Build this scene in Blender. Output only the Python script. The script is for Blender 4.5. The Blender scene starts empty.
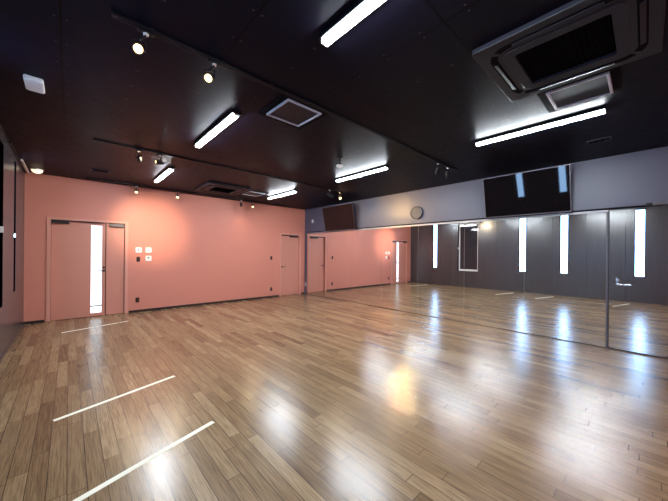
import bpy, bmesh, math, random
from mathutils import Vector, Matrix, Euler
R = math.radians
random.seed(7)
S = bpy.context.scene
COL = S.collection

# ---------------------------------------------------------------- camera, world, exposure
CAM_H = 1.399
cd = bpy.data.cameras.new('camera')
cam = bpy.data.objects.new('camera', cd)
COL.objects.link(cam)
cd.sensor_width = 36.0
cd.lens = 287.54 / 668 * 36.0
cd.shift_y = 2.95 / 668
cd.clip_start = 0.02
cam.matrix_world = (Matrix.Translation((0, 0, CAM_H)) @ Matrix.Rotation(R(-42.67), 4, 'Z')
                    @ Matrix.Rotation(R(90), 4, 'X') @ Matrix.Rotation(R(0.495), 4, 'Z'))
S.camera = cam
w = bpy.data.worlds.new('world')
S.world = w
w.use_nodes = True
w.node_tree.nodes['Background'].inputs[0].default_value = (0.6, 0.75, 1, 1)
w.node_tree.nodes['Background'].inputs[1].default_value = 0.3
S.view_settings.view_transform = 'Standard'
S.view_settings.look = 'None'
S.view_settings.gamma = 1
S.view_settings.use_curve_mapping = False
S.view_settings.exposure = 0.32
S.cycles.max_bounces = 10
S.cycles.diffuse_bounces = 5
S.cycles.glossy_bounces = 7
S.cycles.sample_clamp_indirect = 250
S.cycles.use_denoising = True
LED_STRENGTH = 160.0
LED_COLOR = (0.86, 0.94, 1.0)
SPOT_COLOR = (1.0, 0.76, 0.46)
SPOT_WATTS = 34.0
DAY_STRENGTH = 15.0
DAY_COLOR = (0.34, 0.60, 1.0)

# room: x across the far wall, y towards it, z up
XL, XR, YB, YF, H = -0.626, 5.994, 7.998, -1.0, 2.9

# ---------------------------------------------------------------- helpers
class B:
    """collects shapes, then links them as ONE mesh object"""
    def __init__(s):
        s.bm = bmesh.new()
    def _xf(s, vs, m):
        bmesh.ops.transform(s.bm, matrix=m, verts=vs)
    def box(s, a, b, rot=None):
        a = Vector(a); b = Vector(b)
        r = bmesh.ops.create_cube(s.bm, size=1.0)
        d = b - a
        m = Matrix.Translation((a + b) / 2)
        if rot is not None:
            m = m @ rot.to_4x4()
        s._xf(r['verts'], m @ Matrix.Diagonal((abs(d.x), abs(d.y), abs(d.z), 1)))
        return s
    def cyl(s, p0, p1, r0, r1=None, seg=24, caps=True):
        p0 = Vector(p0); p1 = Vector(p1)
        r1 = r0 if r1 is None else r1
        d = p1 - p0
        r = bmesh.ops.create_cone(s.bm, cap_ends=caps, segments=seg, radius1=r0, radius2=r1, depth=d.length)
        q = Vector((0, 0, 1)).rotation_difference(d.normalized())
        s._xf(r['verts'], Matrix.Translation((p0 + p1) / 2) @ q.to_matrix().to_4x4())
        return s
    def lathe(s, prof, m=None, seg=32):
        """prof: (radius, z) pairs spun about z"""
        rings = []
        for rr, z in prof:
            if rr < 1e-6:
                rings.append([s.bm.verts.new((0, 0, z))])
            else:
                rings.append([s.bm.verts.new((rr * math.cos(t * 2 * math.pi / seg), rr * math.sin(t * 2 * math.pi / seg), z)) for t in range(seg)])
        for a, b in zip(rings, rings[1:]):
            for t in range(seg):
                u = (t + 1) % seg
                if len(a) == 1 and len(b) == 1:
                    continue
                if len(a) == 1:
                    s.bm.faces.new((a[0], b[u], b[t]))
                elif len(b) == 1:
                    s.bm.faces.new((a[t], a[u], b[0]))
                else:
                    s.bm.faces.new((a[t], a[u], b[u], b[t]))
        if m is not None:
            s._xf([v for r in rings for v in r], m)
        return s
    def prism(s, pts, z0, z1):
        lo = [s.bm.verts.new((x, y, z0)) for x, y in pts]
        hi = [s.bm.verts.new((x, y, z1)) for x, y in pts]
        n = len(pts)
        s.bm.faces.new(lo[::-1]); s.bm.faces.new(hi)
        for i in range(n):
            j = (i + 1) % n
            s.bm.faces.new((lo[i], lo[j], hi[j], hi[i]))
        return s
    def ring(s, outer, inner, z0, z1):
        """a closed frame between two outlines with the same number of points"""
        n = len(outer)
        o0 = [s.bm.verts.new((x, y, z0)) for x, y in outer]; o1 = [s.bm.verts.new((x, y, z1)) for x, y in outer]
        i0 = [s.bm.verts.new((x, y, z0)) for x, y in inner]; i1 = [s.bm.verts.new((x, y, z1)) for x, y in inner]
        for i in range(n):
            j = (i + 1) % n
            s.bm.faces.new((o0[i], o0[j], o1[j], o1[i]))
            s.bm.faces.new((i0[j], i0[i], i1[i], i1[j]))
            s.bm.faces.new((o0[j], o0[i], i0[i], i0[j]))
            s.bm.faces.new((o1[i], o1[j], i1[j], i1[i]))
        return s
    def build(s, name, mat, parent=None, bevel=0, smooth=False, loc=None, rot=None):
        bmesh.ops.recalc_face_normals(s.bm, faces=s.bm.faces)
        me = bpy.data.meshes.new(name)
        s.bm.to_mesh(me); s.bm.free()
        o = bpy.data.objects.new(name, me)
        COL.objects.link(o)
        me.materials.append(mat)
        if parent is not None:
            o.parent = parent
        if loc is not None:
            o.location = loc
        if rot is not None:
            o.rotation_euler = rot
        if smooth:
            for p in me.polygons:
                p.use_smooth = True
            try:
                me.set_sharp_from_angle(angle=R(35))
            except Exception:
                pass
        if bevel:
            md = o.modifiers.new('edge', 'BEVEL')
            md.width = bevel; md.segments = 2; md.limit_method = 'ANGLE'; md.angle_limit = R(40)
        return o

def tag(o, label=None, cat=None, group=None, kind=None):
    if label: o['label'] = label
    if cat: o['category'] = cat
    if group: o['group'] = group
    if kind: o['kind'] = kind
    return o

def thing(name, loc, label, cat, group=None, rz=0, kind=None):
    o = bpy.data.objects.new(name, None)
    o.empty_display_size = 0.1
    COL.objects.link(o)
    o.location = loc
    o.rotation_euler = (0, 0, rz)
    return tag(o, label, cat, group, kind)

def copy_tree(o, parent=None):
    c = o.copy()
    COL.objects.link(c)
    if parent is not None:
        c.parent = parent
    for ch in list(o.children):
        copy_tree(ch, c)
    return c

def rrect(cx, cy, hx, hy, r, n=6):
    pts = []
    for sx, sy, a0 in ((1, 1, 0), (-1, 1, 90), (-1, -1, 180), (1, -1, 270)):
        for k in range(n + 1):
            a = R(a0 + 90 * k / n)
            pts.append((cx + sx * (hx - r) + r * math.cos(a), cy + sy * (hy - r) + r * math.sin(a)))
    return pts

# ---------------------------------------------------------------- materials
def pm(name, base, rough=0.5, metal=0.0, spec=0.5, emis=None, es=0.0, coat=0.0, coat_r=0.1):
    m = bpy.data.materials.new(name)
    m.use_nodes = True
    b = m.node_tree.nodes['Principled BSDF']
    b.inputs['Base Color'].default_value = (*base, 1)
    b.inputs['Roughness'].default_value = rough
    b.inputs['Metallic'].default_value = metal
    b.inputs['Specular IOR Level'].default_value = spec
    b.inputs['Coat Weight'].default_value = coat
    b.inputs['Coat Roughness'].default_value = coat_r
    if emis:
        b.inputs['Emission Color'].default_value = (*emis, 1)
        b.inputs['Emission Strength'].default_value = es
    return m

class NT:
    def __init__(s, m):
        s.t = m.node_tree; s.bsdf = s.t.nodes['Principled BSDF']
    def n(s, typ, **kw):
        nd = s.t.nodes.new(typ)
        for k, v in kw.items():
            setattr(nd, k, v)
        return nd
    def link(s, a, b):
        s.t.links.new(a, b)
    def val(s, x, sock):
        if hasattr(x, 'is_linked') or hasattr(x, 'links'):
            s.link(x, sock)
        else:
            sock.default_value = x
    def math(s, op, a, b=0.0, c=None):
        nd = s.n('ShaderNodeMath', operation=op)
        s.val(a, nd.inputs[0]); s.val(b, nd.inputs[1])
        if c is not None: s.val(c, nd.inputs[2])
        return nd.outputs[0]
    def xyz(s):
        g = s.n('ShaderNodeNewGeometry')
        sp = s.n('ShaderNodeSeparateXYZ')
        s.link(g.outputs['Position'], sp.inputs[0])
        return sp.outputs
    def comb(s, x, y, z):
        c = s.n('ShaderNodeCombineXYZ')
        s.val(x, c.inputs[0]); s.val(y, c.inputs[1]); s.val(z, c.inputs[2])
        return c.outputs[0]
    def noise(s, vec, scale, detail=3, rough=0.5):
        nd = s.n('ShaderNodeTexNoise')
        s.link(vec, nd.inputs['Vector'])
        nd.inputs['Scale'].default_value = scale
        nd.inputs['Detail'].default_value = detail
        nd.inputs['Roughness'].default_value = rough
        return nd.outputs['Fac']
    def white(s, vec):
        nd = s.n('ShaderNodeTexWhiteNoise', noise_dimensions='3D')
        s.link(vec, nd.inputs['Vector'])
        return nd.outputs['Value']
    def ramp(s, fac, stops):
        nd = s.n('ShaderNodeValToRGB')
        els = nd.color_ramp.elements
        while len(els) < len(stops):
            els.new(0.5)
        for e, (p, c) in zip(els, stops):
            e.position = p; e.color = (*c, 1)
        s.link(fac, nd.inputs[0])
        return nd.outputs[0]
    def mix(s, fac, a, b, mode='MIX'):
        nd = s.n('ShaderNodeMix', data_type='RGBA', blend_type=mode)
        s.val(fac, nd.inputs[0])
        for x, i in ((a, 6), (b, 7)):
            if isinstance(x, tuple): nd.inputs[i].default_value = (*x, 1)
            else: s.link(x, nd.inputs[i])
        return nd.outputs[2]
    def bump(s, h, strength, dist):
        nd = s.n('ShaderNodeBump')
        nd.inputs['Strength'].default_value = strength
        nd.inputs['Distance'].default_value = dist
        s.link(h, nd.inputs['Height'])
        s.link(nd.outputs[0], s.bsdf.inputs['Normal'])

def seam(t, co, origin, pitch, half):
    """1 inside a thin joint line repeating every pitch"""
    f = t.math('MODULO', t.math('ADD', co, 100 * pitch - origin), pitch)
    d = t.math('MINIMUM', f, t.math('SUBTRACT', pitch, f))
    return t.math('LESS_THAN', d, half), d

def make_floor_mat():
    m = pm('oak_floorboards', (0.3, 0.2, 0.1), 0.25)
    t = NT(m)
    x, y, z = t.xyz()[:3]
    PW, PL = 0.090, 0.91
    row = t.math('FLOOR', t.math('DIVIDE', x, PW))
    off = t.math('MULTIPLY', t.white(t.comb(row, 3.7, 0.0)), PL)
    yy = t.math('DIVIDE', t.math('ADD', y, off), PL)
    colm = t.math('FLOOR', yy)
    rnd = t.white(t.comb(row, colm, 1.3))
    rnd2 = t.white(t.comb(row, colm, 9.1))
    # grain stretched along the board, shifted per board
    gv = t.comb(t.math('MULTIPLY', x, 38.0), t.math('ADD', t.math('MULTIPLY', y, 2.6), t.math('MULTIPLY', rnd, 40.0)), rnd2)
    g1 = t.noise(gv, 1.0, 5, 0.62)
    fv = t.comb(t.math('MULTIPLY', x, 150.0), t.math('MULTIPLY', y, 5.0), rnd)
    g2 = t.noise(fv, 1.0, 3, 0.6)
    f = t.math('ADD', t.math('MULTIPLY', rnd, 0.62), t.math('MULTIPLY', g1, 0.38))
    c = t.ramp(f, [(0.12, (0.105, 0.058, 0.028)), (0.26, (0.222, 0.137, 0.070)), (0.6, (0.295, 0.192, 0.102)), (0.92, (0.385, 0.268, 0.153))])
    g = t.ramp(g2, [(0.32, (0.58, 0.53, 0.48)), (0.60, (1.10, 1.09, 1.07))])
    c = t.mix(1.0, c, g, 'MULTIPLY')
    jx, dx = seam(t, x, 0.0, PW, 0.0024)
    fy = t.math('FRACT', yy)
    dy = t.math('MULTIPLY', t.math('MINIMUM', fy, t.math('SUBTRACT', 1.0, fy)), PL)
    jy = t.math('LESS_THAN', dy, 0.0024)
    j = t.math('MAXIMUM', jx, jy)
    c = t.mix(t.math('MULTIPLY', j, 0.85), c, (0.05, 0.028, 0.015))
    t.link(c, t.bsdf.inputs['Base Color'])
    ro = t.math('ADD', 0.195, t.math('MULTIPLY', g1, 0.10))
    t.link(ro, t.bsdf.inputs['Roughness'])
    t.bsdf.inputs['Specular IOR Level'].default_value = 0.72
    hgt = t.math('SUBTRACT', t.math('MULTIPLY', g2, 0.25), j)
    t.bump(hgt, 0.12, 0.002)
    return m

def make_ceiling_mat():
    m = pm('black_ceiling_paint', (0.016, 0.011, 0.016), 0.34, spec=0.05)
    t = NT(m)
    x, y, z = t.xyz()[:3]
    jx, dx = seam(t, x, -0.05, 0.91, 0.006)
    jy, dy = seam(t, y, 0.89, 1.82, 0.006)
    j = t.math('MAXIMUM', jx, jy)
    # screw heads beside the board joints and along the middle batten
    fx, _ = None, None
    vx = t.math('MODULO', t.math('ADD', y, 100.0), 0.303)
    a = t.math('LESS_THAN', t.math('ABSOLUTE', t.math('SUBTRACT', dx, 0.03)), 0.006)
    b = t.math('LESS_THAN', t.math('ABSOLUTE', t.math('SUBTRACT', vx, 0.15)), 0.006)
    mid = t.math('LESS_THAN', t.math('ABSOLUTE', t.math('SUBTRACT', dx, 0.448)), 0.006)
    scr = t.math('MULTIPLY', t.math('MAXIMUM', a, mid), b)
    nz = t.noise(t.comb(x, y, 0.0), 1.7, 4, 0.6)
    c = t.mix(t.math('MULTIPLY', nz, 0.5), (0.0034, 0.0030, 0.0074), (0.0062, 0.0056, 0.0130))
    c = t.mix(scr, c, (0.05, 0.046, 0.06))
    c = t.mix(j, c, (0.0004, 0.0004, 0.0005))
    t.link(c, t.bsdf.inputs['Base Color'])
    nb = t.noise(t.comb(x, y, 0.0), 9.0, 3, 0.6)
    t.link(t.math('ADD', 0.30, t.math('MULTIPLY', nb, 0.2)), t.bsdf.inputs['Roughness'])
    h = t.math('ADD', t.math('SUBTRACT', t.math('MULTIPLY', nb, 0.35), j), scr)
    t.bump(h, 0.25, 0.003)
    return m

def make_paint(name, base, rough, var=0.06, spec=0.5):
    m = pm(name, base, rough, spec=spec)
    t = NT(m)
    x, y, z = t.xyz()[:3]
    nz = t.noise(t.comb(x, y, z), 2.2, 4, 0.6)
    lo = tuple(v * (1 - var) for v in base); hi = tuple(v * (1 + var) for v in base)
    t.link(t.mix(nz, lo, hi), t.bsdf.inputs['Base Color'])
    fine = t.noise(t.comb(x, y, z), 140.0, 2, 0.5)
    t.bump(fine, 0.06, 0.002)
    return m

def make_left_mat():
    m = pm('brown_grey_wall_board', (0.05, 0.042, 0.045), 0.27, spec=1.0)
    t = NT(m)
    x, y, z = t.xyz()[:3]
    j, d = seam(t, y, 0.43, 0.91, 0.003)
    st = t.noise(t.comb(t.math('MULTIPLY', y, 26.0), t.math('MULTIPLY', z, 0.7), 0.0), 1.0, 4, 0.6)
    c = t.mix(st, (0.036, 0.031, 0.036), (0.064, 0.055, 0.062))
    c = t.mix(j, c, (0.012, 0.010, 0.011))
    t.link(c, t.bsdf.inputs['Base Color'])
    t.bump(t.math('SUBTRACT', t.math('MULTIPLY', st, 0.3), j), 0.15, 0.002)
    return m

M = {}
M['floor'] = make_floor_mat()
M['ceiling'] = make_ceiling_mat()
M['pink'] = make_paint('salmon_pink_paint', (0.70, 0.258, 0.192), 0.5, 0.03, 0.35)
M['pink_door'] = make_paint('salmon_pink_door_paint', (0.67, 0.275, 0.205), 0.4, 0.02, 0.4)
M['pink_frame'] = make_paint('pale_pink_frame_paint', (0.74, 0.325, 0.25), 0.4, 0.02, 0.4)
M['grey'] = make_paint('blue_grey_paint', (0.078, 0.076, 0.118), 0.42, 0.03, 0.5)
M['left'] = make_left_mat()
M['mirror'] = pm('mirror_glass', (0.90, 0.905, 0.91), 0.0, 1.0)
M['black'] = pm('black_satin', (0.006, 0.005, 0.008), 0.45, spec=0.25)
M['gap'] = pm('black_matte', (0.005, 0.004, 0.006), 0.9, spec=0.05)
M['darkframe'] = pm('dark_window_frame', (0.0006, 0.0005, 0.0008), 0.9, spec=0.02)
M['grille'] = pm('black_grille', (0.002, 0.0017, 0.0025), 0.9, spec=0.03)
M['white'] = pm('white_plastic', (0.80, 0.79, 0.78), 0.4)
M['whiteframe'] = pm('white_window_frame', (0.82, 0.78, 0.76), 0.4)
M['alu'] = pm('brushed_aluminium', (0.38, 0.37, 0.39), 0.6, 1.0)
M['joint'] = pm('pale_joint_strip', (0.16, 0.15, 0.16), 0.5)
M['edge'] = pm('grey_glass_edge', (0.13, 0.125, 0.15), 0.4)
M['chrome'] = pm('satin_steel', (0.75, 0.75, 0.77), 0.2, 1.0)
M['led'] = pm('led_diffuser', (0.9, 0.9, 0.9), 0.5, emis=LED_COLOR, es=LED_STRENGTH)
M['unit'] = pm('charcoal_unit_paint', (0.011, 0.0108, 0.019), 0.42, spec=0.22)
M['unit_edge'] = pm('light_grey_vent_edge', (0.36, 0.38, 0.47), 0.35)
M['closer_grey'] = pm('grey_closer_body', (0.10, 0.085, 0.10), 0.35)
M['lens'] = pm('warm_lamp_lens', (0.9, 0.8, 0.6), 0.3, emis=(1.0, 0.66, 0.26), es=5.0)
M['lens_bright'] = pm('bright_lamp_lens', (0.9, 0.8, 0.6), 0.3, emis=(1.0, 0.6, 0.2), es=2500.0)
M['dome'] = pm('warm_lamp_dome', (0.85, 0.8, 0.74), 0.35, emis=(1.0, 0.75, 0.5), es=1.2)
M['day'] = pm('frosted_daylight_pane', (0.6, 0.65, 0.7), 0.3, emis=DAY_COLOR, es=DAY_STRENGTH)
M['doorglass'] = pm('frosted_door_glass', (0.7, 0.75, 0.8), 0.3, emis=(0.86, 0.93, 1.0), es=1.0)
M['darkglass'] = pm('dark_window_glass', (0.03, 0.028, 0.034), 0.04, spec=0.9)
M['screen'] = pm('tv_screen_glass', (0.004, 0.003, 0.004), 0.03, spec=0.42)
M['tvbezel'] = pm('tv_bezel', (0.16, 0.14, 0.16), 0.35, 0.6)
M['tape'] = make_paint('cream_tape', (0.90, 0.84, 0.66), 0.5, 0.04)
M['outlet'] = pm('dark_brown_plate', (0.045, 0.018, 0.014), 0.4)
M['closer'] = pm('bronze_black_closer', (0.022, 0.012, 0.012), 0.4)
M['clockface'] = pm('grey_clock_face', (0.06, 0.058, 0.072), 0.5)
M['clockrim'] = pm('dark_clock_rim', (0.035, 0.033, 0.042), 0.35)

# ---------------------------------------------------------------- room shell
T = 0.12
def wall_mesh(name, mat, axis, pos, out, u0, u1, z0, z1, holes, label, cat='wall'):
    """a wall with rectangular openings, cut along a grid; axis 'x' = the wall lies in a plane x=pos"""
    us = sorted({u0, u1, *[h[0] for h in holes], *[h[1] for h in holes]})
    zs = sorted({z0, z1, *[h[2] for h in holes], *[h[3] for h in holes]})
    bm = bmesh.new(); vc = {}
    def P(u, z, d):
        k = (round(u, 5), round(z, 5), d)
        if k not in vc:
            w_ = pos + out * (T if d else 0)
            vc[k] = bm.verts.new((w_, u, z) if axis == 'x' else (u, w_, z))
        return vc[k]
    def solid(i, k):
        if i < 0 or k < 0 or i >= len(us) - 1 or k >= len(zs) - 1:
            return False
        cu, cz = (us[i] + us[i + 1]) / 2, (zs[k] + zs[k + 1]) / 2
        return not any(h[0] < cu < h[1] and h[2] < cz < h[3] for h in holes)
    for i in range(len(us) - 1):
        for k in range(len(zs) - 1):
            if not solid(i, k):
                continue
            a, b, c, d = (us[i], zs[k]), (us[i + 1], zs[k]), (us[i + 1], zs[k + 1]), (us[i], zs[k + 1])
            for dd in (0, 1):
                bm.faces.new([P(*q, dd) for q in (a, b, c, d)])
            for (p, q, ni, nk) in ((a, b, i, k - 1), (b, c, i + 1, k), (c, d, i, k + 1), (d, a, i - 1, k)):
                if not solid(ni, nk):
                    bm.faces.new([P(*p, 0), P(*q, 0), P(*q, 1), P(*p, 1)])
    b_ = B(); b_.bm.free(); b_.bm = bm
    o = b_.build(name, mat)
    return tag(o, label, cat, kind='structure')

fl = B().box((XL - T, YF - T, -0.1), (XR + T, YB + T, 0)).build('floor', M['floor'])
tag(fl, 'glossy brown oak floorboards laid towards the pink wall', 'floor', kind='structure')
ce = B().box((XL - T, YF - T, H), (XR + T, YB + T, H + 0.1)).build('ceiling', M['ceiling'])
tag(ce, 'black painted ceiling of screwed boards', 'ceiling', kind='structure')

D1 = (-0.29, 0.955, 0.0, 2.04)      # wide double door opening
D2 = (5.03, 5.80, 0.0, 2.01)       # corner door opening
wall_mesh('wall_back', M['pink'], 'y', YB, 1, XL - T, XR + T, 0, H, [D1, D2], 'salmon pink wall with two doors')
STRIPS = [(6.59, 6.81), (3.05, 3.29), (1.81, 2.04), (0.01, 0.24)]
SZ0, SZ1 = 0.76, 2.80
WF = (4.77, 5.62, 0.68, 2.76)
wall_mesh('wall_left', M['left'], 'x', XL, -1, YF - T, YB, 0, H,
          [(a, b, SZ0, SZ1) for a, b in STRIPS] + [(WF[0], WF[1], WF[2], WF[3])], 'dark brown grey wall with narrow windows')
MT = 2.06                         # top of the mirrors
o = B().box((XR, YF - T, 0), (XR + T, YB, H)).build('wall_right', M['grey'])
tag(o, 'blue grey wall above the mirrors', 'wall', kind='structure')
wall_mesh('wall_front', M['pink'], 'y', YF, -1, XL - T, XR + T, 0, H, [], 'wall behind the viewer')

# baseboards
bb = B()
for a, b in ((XL, -0.345), (1.01, 4.975), (5.855, XR)):
    bb.box((a, YB - 0.012, 0), (b, YB, 0.05))
tag(bb.build('baseboard_back', M['closer']), 'thin black baseboard under the pink wall', 'baseboard', kind='structure')
tag(B().box((XL, YF, 0), (XL + 0.01, YB - 0.012, 0.05)).build('baseboard_left', M['left']), 'dark baseboard under the dark wall', 'baseboard', kind='structure')

tag(B().box((XR - 0.004, 0.39, 0), (XR, 7.86, 0.011)).build('gap_shade_bottom', M['gap']), 'thin dark strip drawn as gap shade under the mirrors', 'baseboard', kind='structure')  # black strip in place of the shade in the gap below the mirrors
# mirror top trim, with a black strip standing in for shade above it
Y0, Y1 = 0.39, 7.86
tr = B().box((XR - 0.012, Y0, MT - 0.002), (XR, Y1, MT + 0.034))
tag(tr.build('trim_1', M['alu'], bevel=0.002), 'bright metal trim along the top of the mirrors', 'trim', kind='structure')
tr = B().box((XR - 0.008, -0.52, MT + 0.036), (XR, Y1, MT + 0.062))
tag(tr.build('gap_shade_top', M['gap']), 'black strip drawn as gap shade above the mirror trim', 'trim', kind='structure')
tr = B().box((XR - 0.014, Y0, 0), (XR, Y0 + 0.013, MT - 0.002))
tag(tr.build('trim_3', M['edge'], bevel=0.002), 'upright grey trim beside the mirror door', 'trim', kind='structure')
tr = B().box((XL, 5.9, H - 0.03), (XL + 0.035, YB - 0.03, H)).box((XL, YF, H - 0.02), (XL + 0.02, 5.9, H))
tag(tr.build('trim_4', M['black'], bevel=0.003), 'black strip along the top of the dark wall', 'trim', kind='structure')

# ---------------------------------------------------------------- windows in the dark wall
def strip_window(n, y0, y1, label):
    t = thing('window_%d' % n, (XL, (y0 + y1) / 2, SZ0), label, 'window', kind='structure')
    hw, hh = (y1 - y0) / 2, SZ1 - SZ0
    f = B()
    d0, d1 = -0.115, -0.001
    f.box((d0, -hw, 0), (d1, -hw + 0.018, hh)).box((d0, hw - 0.018, 0), (d1, hw, hh))
    f.box((d0, -hw + 0.018, 0), (d1, hw - 0.018, 0.025)).box((d0, -hw + 0.018, hh - 0.012), (d1, hw - 0.018, hh))
    f.build('window_frame', M['darkframe'], t)
    B().box((-0.085, -hw + 0.019, 0.026), (-0.075, hw - 0.019, hh - 0.013)).build('pane', M['day'], t)
    l = B().box((-0.02, hw - 0.032, 0.85), (0.004, hw - 0.019, 0.91))
    l.build('latch', M['white'], t, bevel=0.003)
lab = ['narrow frosted window nearest the pink wall', 'narrow frosted window between the white framed window and the next narrow one',
       'narrow frosted window third from the pink wall', 'narrow frosted window reflected in the mirror door']
for i, (a, b) in enumerate(STRIPS):
    strip_window(i + 1, a, b, lab[i])
t = thing('window_5', (XL, (WF[0] + WF[1]) / 2, WF[2]), 'wide dark glass window with a white frame', 'window', kind='structure')
hw, hh = (WF[1] - WF[0]) / 2, WF[3] - WF[2]
f = B()
e = 0.006
for (a, b) in (((-0.108, -hw + e, e), (-0.088, -hw + 0.056, hh - e)), ((-0.108, hw - 0.056, e), (-0.088, hw - e, hh - e)),
               ((-0.108, -hw + 0.056, e), (-0.088, hw - 0.056, 0.08)), ((-0.108, -hw + 0.056, hh - 0.06), (-0.088, hw - 0.056, hh - e))):
    f.box(a, b)
f.build('window_frame', M['whiteframe'], t, bevel=0.002)
f = B()
f.box((-0.115, -hw, 0), (-0.002, -hw + 0.005, hh)).box((-0.115, hw - 0.005, 0), (-0.002, hw, hh))
f.box((-0.115, -hw + 0.005, 0), (-0.002, hw - 0.005, 0.005)).box((-0.115, -hw + 0.005, hh - 0.005), (-0.002, hw - 0.005, hh))
f.build('jamb', M['darkframe'], t)
B().box((-0.104, -hw + 0.057, 0.081), (-0.098, hw - 0.057, hh - 0.061)).build('pane', M['darkglass'], t)
B().box((-0.05, hw - 0.022, 0.95), (0.004, hw - 0.006, 1.03)).build('latch', M['white'], t, bevel=0.003)

# ---------------------------------------------------------------- doors in the pink wall
def lever(parent, p, dirx, mat, facing=-1):
    """a lever handle on a face looking towards -y"""
    h = B()
    h.cyl((p[0], p[1], p[2]), (p[0], p[1] + facing * 0.008, p[2]), 0.026, seg=24)
    h.cyl((p[0], p[1], p[2]), (p[0], p[1] + facing * 0.05, p[2]), 0.010, seg=16)
    h.box((p[0] - (0.01 if dirx > 0 else 0.12), p[1] + facing * 0.058, p[2] - 0.009), (p[0] + (0.12 if dirx > 0 else 0.01), p[1] + facing * 0.044, p[2] + 0.009))
    return h.build('door_handle', mat, parent, bevel=0.003)

d = thing('door_1', (0, YB, 0), 'wide pink door with a tall frosted glass strip and narrow side leaf', 'door', kind='structure')
f = B()
x0, x1, zt = D1[0], D1[1], D1[3]
f.box((x0 - 0.035, -0.014, 0), (x0 + 0.025, 0.11, zt + 0.035)).box((x1 - 0.025, -0.014, 0), (x1 + 0.035, 0.11, zt + 0.035))
f.box((x0 + 0.025, -0.014, zt - 0.012), (x1 - 0.025, 0.11, zt + 0.035))
f.build('door_frame', M['pink_frame'], d, bevel=0.002)
B().box((x0 + 0.026, 0.078, 0.0), (x1 - 0.026, 0.1, zt - 0.013)).build('dark_backing', M['closer'], d)  # dark sheet added behind both leaves so the gaps look shaded
LX0, LX1 = x0 + 0.031, 0.586
GX0, GX1, GZ0, GZ1 = 0.345, 0.53, 0.075, 1.955
lf = B()
ly0, ly1, lz0, lz1 = 0.030, 0.070, 0.008, zt - 0.022
lf.box((LX0, ly0, lz0), (GX0, ly1, lz1)).box((GX1, ly0, lz0), (LX1, ly1, lz1))
lf.box((GX0, ly0, lz0), (GX1, ly1, GZ0)).box((GX0, ly0, GZ1), (GX1, ly1, lz1))
leaf = lf.build('door_leaf', M['pink_door'], d)
B().box((GX0, 0.044, GZ0), (GX1, 0.056, GZ1)).build('glass_strip', M['doorglass'], leaf)
tag(B().box((GX0, 0.038, 0.215), (GX1, 0.043, 0.235)).build('glazing_bar', M['unit'], leaf), 'dark bar across the glass')
hd = lever(leaf, (0.562, ly0, 0.98), -1, M['closer'])
B().cyl((0.562, ly0, 1.05), (0.562, ly0 - 0.012, 1.05), 0.022).build('thumb_turn', M['closer'], leaf)
B().box((0.602, 0.030, 0.008), (x1 - 0.037, 0.070, zt - 0.022)).build('side_leaf', M['pink_door'], d)
c = B().box((x0 + 0.03, -0.035, 1.955), (x0 + 0.285, 0.029, 2.0)).box((x0 + 0.10, -0.045, 1.99), (x0 + 0.56, -0.028, 2.003))
c = B().box((x0 + 0.03, -0.03, 1.955), (x0 + 0.29, 0.029, 2.02)).build('door_closer', M['closer'], d, bevel=0.006)
B().box((x0 + 0.29, -0.012, 2.005), (0.56, 0.004, 2.018)).build('closer_arm', M['closer'], c)
st = B().box((0.655, -0.035, 1.945), (0.915, 0.029, 2.012))
tag(st.build('door_closer', M['closer_grey'], d, bevel=0.005), 'grey closer body on the narrow side leaf')

d = thing('door_2', (0, YB, 0), 'plain pink single door beside the mirror corner', 'door', kind='structure')
f = B()
x0, x1, zt = D2[0], D2[1], D2[3]
f.box((x0 - 0.035, -0.014, 0), (x0 + 0.02, 0.11, zt + 0.035)).box((x1 - 0.02, -0.014, 0), (x1 + 0.035, 0.11, zt + 0.035))
f.box((x0 + 0.02, -0.014, zt - 0.012), (x1 - 0.02, 0.11, zt + 0.035))
f.build('door_frame', M['pink_frame'], d, bevel=0.002)
B().box((x0 + 0.021, 0.095, 0), (x1 - 0.021, 0.11, zt - 0.013)).build('dark_backing', M['closer'], d)  # dark sheet filling the opening, gives the gap lines their shade
leaf = B().box((x0 + 0.026, 0.055, 0.008), (x1 - 0.026, 0.094, zt - 0.035)).build('door_leaf', M['pink_door'], d)
lever(leaf, (x0 + 0.075, 0.055, 0.95), 1, M['closer'])
c = B().box((5.40, -0.02, 1.93), (5.70, 0.054, 1.975)).build('door_closer', M['closer'], d, bevel=0.006)
B().box((x0 + 0.025, 0.02, 1.972), (5.62, 0.032, 1.982)).build('closer_arm', M['closer'], c)

# ---------------------------------------------------------------- mirrors
pitch = (Y1 - 0.405) / 7
names = ['mirror panel next to the corner of the pink wall', 'second mirror panel from the pink wall', 'third mirror panel from the pink wall',
         'fourth mirror panel from the pink wall', 'mirror panel below the right part of the clock wall, third from the mirror door',
         'mirror panel under the large black screen, second from the mirror door', 'mirror panel directly beside the mirror door']
names[4] = 'third mirror panel from the mirror door'
for k in range(7):
    yb = Y1 - pitch * k
    o = B().box((-0.006, -pitch + 0.004, 0.012), (0, -0.0005, MT - 0.003)).build('wall_mirror', M['mirror'], loc=(XR - 0.0005, yb, 0))
    B().box((-0.0062, -pitch - 0.0002, 0.012), (0, -pitch + 0.0035, MT - 0.003)).build('edge_strip', M['joint'], o)
    tag(o, 'tall frameless ' + names[k], 'mirror', 'mirror panels along the grey wall')
d = thing('door_3', (XR, 0, 0), 'mirror faced door with a lever handle', 'door', kind='structure')
fr = B()
fr.box((-0.010, 0.374, 0.006), (-0.0005, 0.383, MT + 0.03)).box((-0.010, -0.466, 0.006), (-0.0005, -0.457, MT + 0.03))
fr.box((-0.010, -0.457, 0.006), (-0.0005, 0.374, 0.018)).box((-0.010, -0.457, MT + 0.022), (-0.0005, 0.374, MT + 0.03))
fr.build('door_frame', M['closer'], d)
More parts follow.
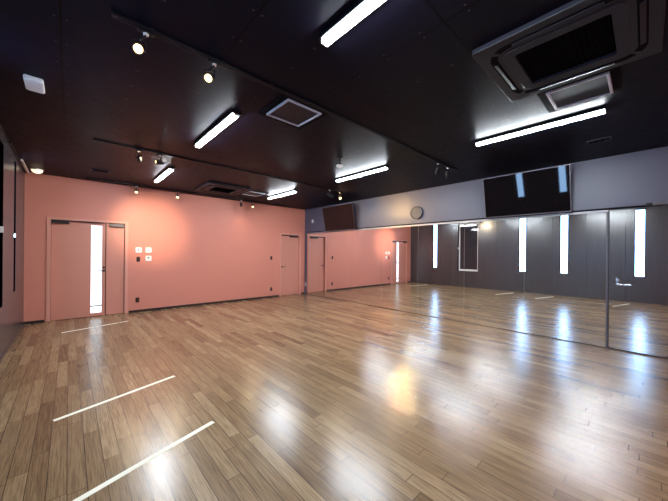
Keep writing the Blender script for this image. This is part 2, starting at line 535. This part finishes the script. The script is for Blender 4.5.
leaf = B().box((-0.006, -0.456, 0.019), (-0.0005, 0.373, MT + 0.021)).build('door_leaf', M['mirror'], d)
h = B()
h.cyl((-0.006, 0.275, 0.975), (-0.014, 0.275, 0.975), 0.024).cyl((-0.006, 0.275, 0.975), (-0.055, 0.275, 0.975), 0.010)
h.box((-0.064, 0.14, 0.966), (-0.050, 0.285, 0.984))
h.build('door_handle', M['chrome'], leaf, bevel=0.003)
B().cyl((-0.006, 0.285, 1.042), (-0.022, 0.285, 1.042), 0.020).build('thumb_turn', M['chrome'], leaf, bevel=0.003)
c = B().box((-0.045, -0.32, 2.105), (-0.001, -0.06, 2.15)).build('door_closer', M['closer_grey'], d, bevel=0.006)
B().box((-0.04, -0.058, 2.112), (-0.001, 0.005, 2.142)).build('closer_arm', M['black'], c)

# ---------------------------------------------------------------- televisions
def make_tv():
    t = thing('television', (0, 0, 0), 'x', 'television', 'televisions above the mirrors')
    W, HT = 1.29, 0.745
    # local: screen faces -x; bottom front edge at the origin
    rot = Matrix.Rotation(R(-12), 3, 'Y')
    def part(bld, name, mat, parent, bevel=0):
        bmesh.ops.transform(bld.bm, matrix=rot.to_4x4(), verts=bld.bm.verts)
        return bld.build(name, mat, parent, bevel)
    body = part(B().box((0.004, -W / 2, 0), (0.035, W / 2, HT)).box((0.035, -W * 0.38, 0.08), (0.06, W * 0.38, HT * 0.66)), 'housing', M['black'], t, 0.004)
    fr = B()
    e = 0.011
    fr.box((-0.001, -W / 2, 0), (0.004, W / 2, e * 1.6)).box((-0.001, -W / 2, HT - e), (0.004, W / 2, HT))
    fr.box((-0.001, -W / 2, e * 1.6), (0.004, -W / 2 + e, HT - e)).box((-0.001, W / 2 - e, e * 1.6), (0.004, W / 2, HT - e))
    part(fr, 'bezel', M['tvbezel'], t)
    part(B().box((0.0005, -W / 2 + e, e * 1.6), (0.004, W / 2 - e, HT - e)), 'screen', M['screen'], t)
    br = B()
    br.box((0.078, -0.25, 0.15), (0.093, 0.25, 0.55))
    for sy in (-0.2, 0.2):
        br.box((-0.02, sy - 0.015, 0.2), (0.078, sy + 0.015, 0.24)).box((-0.045, sy - 0.015, 0.45), (0.078, sy + 0.015, 0.49))
    br.build('wall_bracket', M['black'], t)
    return t
tv = make_tv()
tv.location = (5.90, 1.455, 2.10)
tv['label'] = 'black wall television reflecting two narrow windows, tilted down above the mirrors'
tv2 = copy_tree(tv)
tv2.location = (5.90, 6.16, 2.075)
tv2['label'] = 'maroon tinted wall television near the pink wall corner, tilted down above the mirrors'

# ---------------------------------------------------------------- wall clock
t = thing('wall_clock', (XR, 3.64, 2.365), 'round grey wall clock with dark rim on the grey wall', 'clock')
mx = Matrix.Rotation(R(-90), 4, 'Y')
B().lathe([(0.132, 0.040), (0.140, 0.050), (0.152, 0.048), (0.156, 0.036), (0.154, 0.002), (0.0, 0.002)], mx, 48).build('rim', M['clockrim'], t, smooth=True)
fc = B().lathe([(0.0, 0.036), (0.136, 0.036), (0.136, 0.030), (0.0, 0.030)], mx, 48).build('clock_face', M['clockface'], t)
hm = B().box((-0.040, -0.004, -0.02), (-0.038, 0.004, 0.075), Euler((R(-12), 0, 0)).to_matrix())
hm.build('hour_hand', M['clockrim'], t)
B().box((-0.043, -0.003, -0.03), (-0.041, 0.003, 0.105), Euler((R(25), 0, 0)).to_matrix()).build('minute_hand', M['clockrim'], t)

# ---------------------------------------------------------------- small wall fittings
def sensor(loc, label):
    t = thing('wall_sensor', loc, label, 'sensor')
    B().lathe([(0, 0.001), (0.058, 0.001), (0.058, 0.018), (0.045, 0.030), (0.0, 0.040)], mx, 32).build('housing', M['white'], t, smooth=True)
    B().lathe([(0, 0.040), (0.02, 0.039), (0.018, 0.048), (0, 0.052)], mx, 24).build('sensor_eye', M['unit'], t, smooth=True)
sensor((XR, 7.57, 2.47), 'small white round sensor on the grey wall by the pink corner')

def plate_y(name, x, z, w_, h_, mat, label, cat, group, kind):
    t = thing(name, (x, YB, z), label, cat, group)
    B().box((-w_ / 2, -0.009, -h_ / 2), (w_ / 2, -0.0005, h_ / 2)).build('cover_plate', mat, t, bevel=0.003)
    if kind == 'switch':
        for s in (-1, 1):
            B().box((-w_ * 0.3, -0.013, s * h_ * 0.2 - h_ * 0.13), (w_ * 0.3, -0.009, s * h_ * 0.2 + h_ * 0.13)).build('rocker', M['black'], t, bevel=0.002)
    else:
        for s in (-1, 1):
            b = B()
            for q in (-1, 1):
                b.box((q * 0.009 - 0.003, -0.0105, s * h_ * 0.2 - 0.012), (q * 0.009 + 0.003, -0.009, s * h_ * 0.2 + 0.012))
            b.build('socket', M['gap'], t)
plate_y('light_switch', 1.185, 1.225, 0.072, 0.115, M['outlet'], 'dark switch plate under the white dials by the wide door', 'switch', 'dark plates on the pink wall', 'switch')
plate_y('light_switch', 4.685, 1.24, 0.072, 0.115, M['outlet'], 'dark switch plate left of the plain pink door', 'switch', 'dark plates on the pink wall', 'switch')
plate_y('wall_outlet', 1.175, 0.28, 0.072, 0.115, M['outlet'], 'dark outlet low on the pink wall below the white dials', 'outlet', 'dark plates on the pink wall', 'outlet')
plate_y('wall_outlet', 4.69, 0.26, 0.072, 0.115, M['outlet'], 'dark outlet low on the pink wall left of the plain door', 'outlet', 'dark plates on the pink wall', 'outlet')

def dial(x, z, label, sign):
    t = thing('wall_control', (x, YB, z), label, 'control', 'white wall controls beside the wide door')
    b = B().prism(rrect(0, 0, 0.062, 0.064, 0.022), 0.001, 0.022)
    bmesh.ops.transform(b.bm, matrix=Matrix.Rotation(R(90), 4, 'X'), verts=b.bm.verts)
    b.build('cover_plate', M['white'], t, bevel=0.003)
    s = B()
    if sign == '+':
        s.box((-0.016, -0.0245, -0.004), (0.016, -0.0215, 0.004)).box((-0.004, -0.025, -0.020), (0.004, -0.0215, 0.020))
    elif sign == '-':
        s.box((-0.017, -0.0245, -0.005), (0.017, -0.0215, 0.005))
    else:
        s.box((-0.022, -0.0245, 0.004), (0.022, -0.0215, 0.018)).box((-0.011, -0.0245, 0.018), (0.011, -0.0215, 0.030))
    s.build('mark', M['unit'], t)
dial(1.19, 1.44, 'white wall control with a plus mark, nearest the wide door', '+')
dial(1.385, 1.44, 'white wall control with a minus mark, right of the plus one', '-')
dial(1.385, 1.245, 'white wall control with a dark block mark, below the minus one', 'o')

t = thing('wall_outlet', (XR, 7.925, 0.33), 'small white outlet on the narrow grey strip in the corner', 'outlet')
B().box((-0.010, -0.036, -0.058), (-0.0005, 0.036, 0.058)).build('cover_plate', M['white'], t, bevel=0.003)
B().box((-0.0115, -0.014, -0.03), (-0.010, 0.014, 0.03)).build('socket', M['unit'], t)

# slim white strip along the ceiling edge of the dark wall
o = B().box((0.036, -0.5, -0.035), (0.062, 0.48, -0.001)).build('white_strip', M['white'], loc=(XL, 7.42, H), bevel=0.003)
tag(o, 'slim white strip at the ceiling edge near the left corner', 'duct')

# ---------------------------------------------------------------- LED battens
def make_led():
    t = thing('led_batten', (0, 0, H), 'x', 'ceiling light', 'white light bars on the ceiling')
    L = 0.63
    B().prism([(-0.050, -L), (0.050, -L), (0.050, L), (-0.050, L)], -0.030, -0.0005).build('body', M['black'], t, bevel=0.003)
    b = B()
    pr = [(-0.028, 0.0), (-0.028, -0.014), (-0.019, -0.022), (0.019, -0.022), (0.028, -0.014), (0.028, 0.0)]
    b.prism([(p, q) for p, q in pr], -L + 0.012, L - 0.012)
    # prism runs along z: turn it to run along y
    bmesh.ops.transform(b.bm, matrix=Matrix(((1, 0, 0, 0), (0, 0, 1, 0), (0, 1, 0, -0.030), (0, 0, 0, 1))), verts=b.bm.verts)
    b.build('diffuser', M['led'], t)
    for s in (-1, 1):
        B().box((-0.031, s * (L - 0.006) - 0.0055, -0.053), (0.031, s * (L - 0.006) + 0.0055, -0.0305)).build('end_cap', M['white'], t, bevel=0.002)
    return t
led = make_led()
LEDS = [(1.30, 0.90, 'white light bar cut by the top edge of the photo'), (1.30, 3.58, 'white light bar left of the square vent'),
        (1.33, 6.30, 'white light bar near the pink wall above the wide door'), (3.98, 0.91, 'long white light bar beside the near air conditioner'),
        (3.98, 3.62, 'white light bar in the middle of the mirror side, before the clock'), (3.96, 6.27, 'white light bar near the pink wall and the far mirror corner')]
for i, (x, y, l) in enumerate(LEDS):
    o = led if i == 0 else copy_tree(led)
    o.location = (x, y, H); o['label'] = l

# ---------------------------------------------------------------- ceiling air conditioners and vents
def make_ac():
    t = thing('air_conditioner', (0, 0, H), 'x', 'air conditioner', 'ceiling air conditioners')
    a = 0.475
    B().ring(rrect(0, 0, a, a, 0.02), rrect(0, 0, 0.255, 0.255, 0.02), -0.038, -0.0005).build('panel', M['unit'], t, bevel=0.006)
    g = B()
    g.prism(rrect(0, 0, 0.254, 0.254, 0.02), -0.022, -0.002)
    gr = g.build('intake_grille', M['grille'], t)
    sl = B()
    for k in range(15):
        y = -0.238 + k * 0.476 / 14
        sl.box((-0.248, y - 0.004, -0.030), (0.248, y + 0.004, -0.0225))
    sl.build('grille_bars', M['grille'], gr)
    B().ring(rrect(0, 0, 0.325, 0.325, 0.06), rrect(0, 0, 0.256, 0.256, 0.02), -0.046, -0.0385).build('grille_rim', M['unit'], t, bevel=0.003)
    for k in range(4):
        rz = Matrix.Rotation(R(90 * k), 4, 'Z')
        # outlet: a dark slot whose ends curl round the corners, with a flap in it
        hs, rc = 0.385, 0.13
        cl = [(R(90 + 38 - 38 * q / 6), -1) for q in range(7)] + [(R(90 - 38 * q / 6), 1) for q in range(7)]
        def edge(dr):
            return [(sx * (hs - rc) + (rc + dr) * math.cos(an), hs - rc + (rc + dr) * math.sin(an)) for an, sx in cl]
        b = B().prism(edge(0.024) + edge(-0.024)[::-1], -0.0405, -0.0385)
        bmesh.ops.transform(b.bm, matrix=rz, verts=b.bm.verts)
        o = b.build('outlet_slot', M['gap'], t)
        fl_ = B().box((-0.235, 0.372, -0.050), (0.235, 0.398, -0.045), Euler((R(14), 0, 0)).to_matrix())
        bmesh.ops.transform(fl_.bm, matrix=rz, verts=fl_.bm.verts)
        fl_.build('flap', M['unit'], o, bevel=0.002)
    return t
ac = make_ac()
ac.location = (2.64, 0.405, H); ac['label'] = 'large square charcoal ceiling air conditioner cut by the top edge of the photo'
ac2 = copy_tree(ac)
ac2.location = (2.64, 6.72, H); ac2['label'] = 'far square charcoal ceiling air conditioner near the pink wall'

def make_vent():
    t = thing('ceiling_vent', (0, 0, H), 'x', 'vent', 'square ceiling vents')
    B().ring(rrect(0, 0, 0.275, 0.275, 0.008, 3), rrect(0, 0, 0.215, 0.215, 0.008, 3), -0.012, -0.0005).build('vent_frame', M['gap'], t, bevel=0.002)
    B().ring(rrect(0, 0, 0.212, 0.212, 0.006, 3), rrect(0, 0, 0.192, 0.192, 0.006, 3), -0.026, -0.004).build('vent_rim', M['unit_edge'], t, bevel=0.002)
    p = B().prism(rrect(0, 0, 0.191, 0.191, 0.006, 3), -0.014, -0.003).build('vent_panel', M['unit'], t)
    return t
vt = make_vent()
vt.location = (1.755, 2.555, H); vt['label'] = 'square dark ceiling vent with a pale rim beside the light track'
v2 = copy_tree(vt); v2.location = (3.415, 0.42, H); v2['label'] = 'square dark ceiling vent touching the near air conditioner'
v3 = copy_tree(vt); v3.location = (3.415, 6.72, H); v3['label'] = 'square dark ceiling vent beside the far air conditioner'

for (x, y, w_, l_, lb) in ((0.42, 6.87, 0.26, 0.16, 'small flat dark vent on the ceiling above the wide door'),
                           (5.05, 0.42, 0.14, 0.24, 'small flat dark vent on the ceiling near the mirror wall')):
    t = thing('slot_vent', (x, y, H), lb, 'vent')
    B().ring(rrect(0, 0, w_ / 2, l_ / 2, 0.005, 2), rrect(0, 0, w_ / 2 - 0.018, l_ / 2 - 0.018, 0.004, 2), -0.012, -0.0005).build('vent_frame', M['unit'], t, bevel=0.002)
    b = B()
    for k in range(4):
        yy = -l_ / 2 + 0.03 + k * (l_ - 0.06) / 3
        b.box((-w_ / 2 + 0.018, yy - 0.006, -0.009), (w_ / 2 - 0.018, yy + 0.006, -0.001))
    b.build('louvres', M['gap'], t)

# white ceiling box, left
t = thing('ceiling_speaker', (-0.235, 3.70, H), 'white rectangular box on the ceiling near the dark wall', 'speaker')
B().prism(rrect(0, 0, 0.062, 0.128, 0.02), -0.036, -0.0005).build('housing', M['white'], t, bevel=0.008)
B().prism(rrect(0, 0, 0.050, 0.115, 0.015), -0.039, -0.0362).build('front_grille', M['white'], t)

# domed lamp in the corner
t = thing('dome_light', (-0.44, 7.60, H), 'small white dome light on the ceiling in the left corner', 'ceiling light')
B().lathe([(0, -0.0005), (0.085, -0.0005), (0.085, -0.018), (0.077, -0.020)], None, 32).build('base', M['white'], t, smooth=True)
B().lathe([(0.077, -0.018), (0.075, -0.036), (0.058, -0.060), (0.032, -0.073), (0, -0.078)], None, 32).build('diffuser', M['dome'], t, smooth=True)

# hanging sensor near the middle light bar
t = thing('ceiling_sensor', (3.12, 3.27, H), 'small white disc hanging on a black stem before the middle light bar', 'sensor')
B().cyl((0, 0, -0.0005), (0, 0, -0.015), 0.045).cyl((0, 0, -0.015), (0, 0, -0.12), 0.018).build('stem', M['black'], t)
B().lathe([(0, -0.118), (0.055, -0.118), (0.058, -0.130), (0.045, -0.142), (0, -0.146)], None, 32).build('head', M['white'], t, smooth=True)

# ---------------------------------------------------------------- light tracks and spotlights
def track(y, x0, x1, label):
    t = thing('light_track', ((x0 + x1) / 2, y, H), label, 'track', 'light tracks across the ceiling')
    h = (x1 - x0) / 2
    b = B().box((-h, -0.017, -0.018), (h, -0.006, -0.0005)).box((-h, 0.006, -0.018), (h, 0.017, -0.0005)).box((-h, -0.006, -0.006), (h, 0.006, -0.0005))
    b.build('rail', M['black'], t)
    for s in (-1, 1):
        B().box((s * h - 0.012, -0.019, -0.020), (s * h + 0.012, 0.019, -0.0005)).build('end_cap', M['black'], t, bevel=0.002)
TY = (2.28, 5.00, 7.72)
track(TY[0], 0.20, 5.02, 'black light track nearest the viewer')
track(TY[1], 0.24, 5.02, 'middle black light track across the ceiling')
track(TY[2], 0.24, 5.02, 'far black light track along the pink wall')

def spot(x, y, target, label, drop=0.13, watts=SPOT_WATTS, spread=88, off=(0.0, 0.0), lens=None, big=1.0):
    t = thing('track_spotlight', (x, y, H - 0.018), label, 'spotlight', 'spotlights on the ceiling tracks')
    piv = Vector((off[0], off[1], -drop))
    B().box((-0.045, -0.016, -0.022), (0.045, 0.016, -0.0005)).build('adapter', M['black'], t, bevel=0.003)
    tag(B().lathe([(0, -0.0225), (0.016, -0.0225), (0.016, -0.032), (0, -0.034)], None, 20).build('swivel', M['white'], t, smooth=True), 'pale swivel knob')
    dv = (Vector(target) - (t.location + piv)).normalized()
    side = dv.cross(Vector((0, 0, 1)))
    if side.length < 1e-3: side = Vector((1, 0, 0))
    side.normalize()
    st = B().cyl((0, 0, -0.033), (off[0], off[1], -drop + 0.055), 0.006, seg=12)
    for s in (-1, 1):
        e = side * s * 0.036 + Vector((off[0], off[1], 0))
        st.cyl((e.x, e.y, -drop + 0.053), (e.x, e.y, -drop - 0.006), 0.005, seg=8)
    ov = Vector((off[0], off[1], -drop + 0.053))
    st.cyl(side * 0.038 + ov, side * -0.038 + ov, 0.005, seg=8)
    st.build('yoke', M['black'], t)
    q = Vector((0, 0, 1)).rotation_difference(dv).to_euler()
    hd = B().lathe([(0, -0.055), (0.018, -0.055), (0.024, -0.045), (0.030, 0.005), (0.033, 0.050), (0.033, 0.058), (0.029, 0.058), (0.027, 0.046), (0, 0.044)], None, 28)
    hd = hd.build('head', M['black'], t, smooth=True, loc=piv, rot=q)
    B().lathe([(0, 0.0445), (0.0265, 0.0465), (0.020, 0.052), (0, 0.055)], None, 24).build('lens', lens or M['lens'], hd, smooth=True)
    hd.scale = (big, big, big)
    if watts:
        ld = bpy.data.lights.new('spot_beam', 'SPOT')
        ld.energy = watts; ld.color = SPOT_COLOR; ld.spot_size = R(spread); ld.spot_blend = 1.0; ld.shadow_soft_size = 0.02
        lo = bpy.data.objects.new('spot_beam', ld)
        COL.objects.link(lo)
        lo.parent = hd
        lo.location = (0, 0, 0.064)
        lo.rotation_euler = (R(180), 0, 0)
    return t
spot(0.37, TY[0], (-0.1, 0.6, 1.7), 'lit spotlight at the left end of the near track', watts=12, off=(-0.035, 0.02))
spot(0.82, TY[0], (0.0, 1.0, 1.6), 'lit spotlight second from the left on the near track', watts=12, off=(-0.03, 0.015))
spot(4.36, TY[0], (5.6, 3.6, 0.5), 'spotlight left of the pair at the mirror end of the near track')
spot(4.70, TY[0], (5.9, 2.9, 0.9), 'spotlight closest to the mirrors on the near track')
spot(0.74, TY[1], (1.42, YB, 1.95), 'dark bodied spotlight aimed at the pink wall, left end of the middle track', watts=380, spread=36)
spot(1.00, TY[1], (XL, 4.72, 2.7), 'lit spotlight second from the left on the middle track', watts=60, spread=70)
spot(4.46, TY[1], (6.0, 3.94, 1.94), 'spotlight aimed into the mirrors, left of the pair on the middle track', watts=30, spread=60, lens=M['lens_bright'], big=1.35)
spot(4.79, TY[1], (3.2, 2.6, 0.2), 'brightly lit spotlight closest to the mirrors on the middle track', watts=8)
spot(1.10, TY[2], (0.5, 5.0, 0.6), 'lit spotlight over the white dials on the far track', watts=16)
spot(1.93, TY[2], (1.2, 5.0, 0.6), 'lit spotlight between the wide door and the middle of the far track', watts=16)
spot(3.55, TY[2], (3.85, YB, 1.2), 'dark bodied spotlight left of the pair on the far track', watts=7)
spot(3.90, TY[2], (2.8, 5.0, 0.6), 'lit spotlight right of the pair on the far track', watts=16)

# ---------------------------------------------------------------- tape lines on the floor
def tape(y, label):
    a = Vector((-0.085, y, 0)); b = Vector((0.885, y + 0.30, 0))
    mid = (a + b) / 2
    o = B().box((-(b - a).length / 2, -0.021, 0.0002), ((b - a).length / 2, 0.021, 0.0012)).build('floor_tape', M['tape'], loc=(mid.x, mid.y, 0))
    o.rotation_euler = (0, 0, math.atan2(b.y - a.y, b.x - a.x))
    tag(o, label, 'tape', 'cream tape lines on the floor')
tape(6.77, 'cream floor tape line in front of the wide pink door')
tape(3.30, 'cream floor tape line across the middle of the left floor')
tape(2.115, 'cream floor tape line running off the bottom edge of the photo')
tape(0.32, 'cream floor tape line seen only in the mirror door')
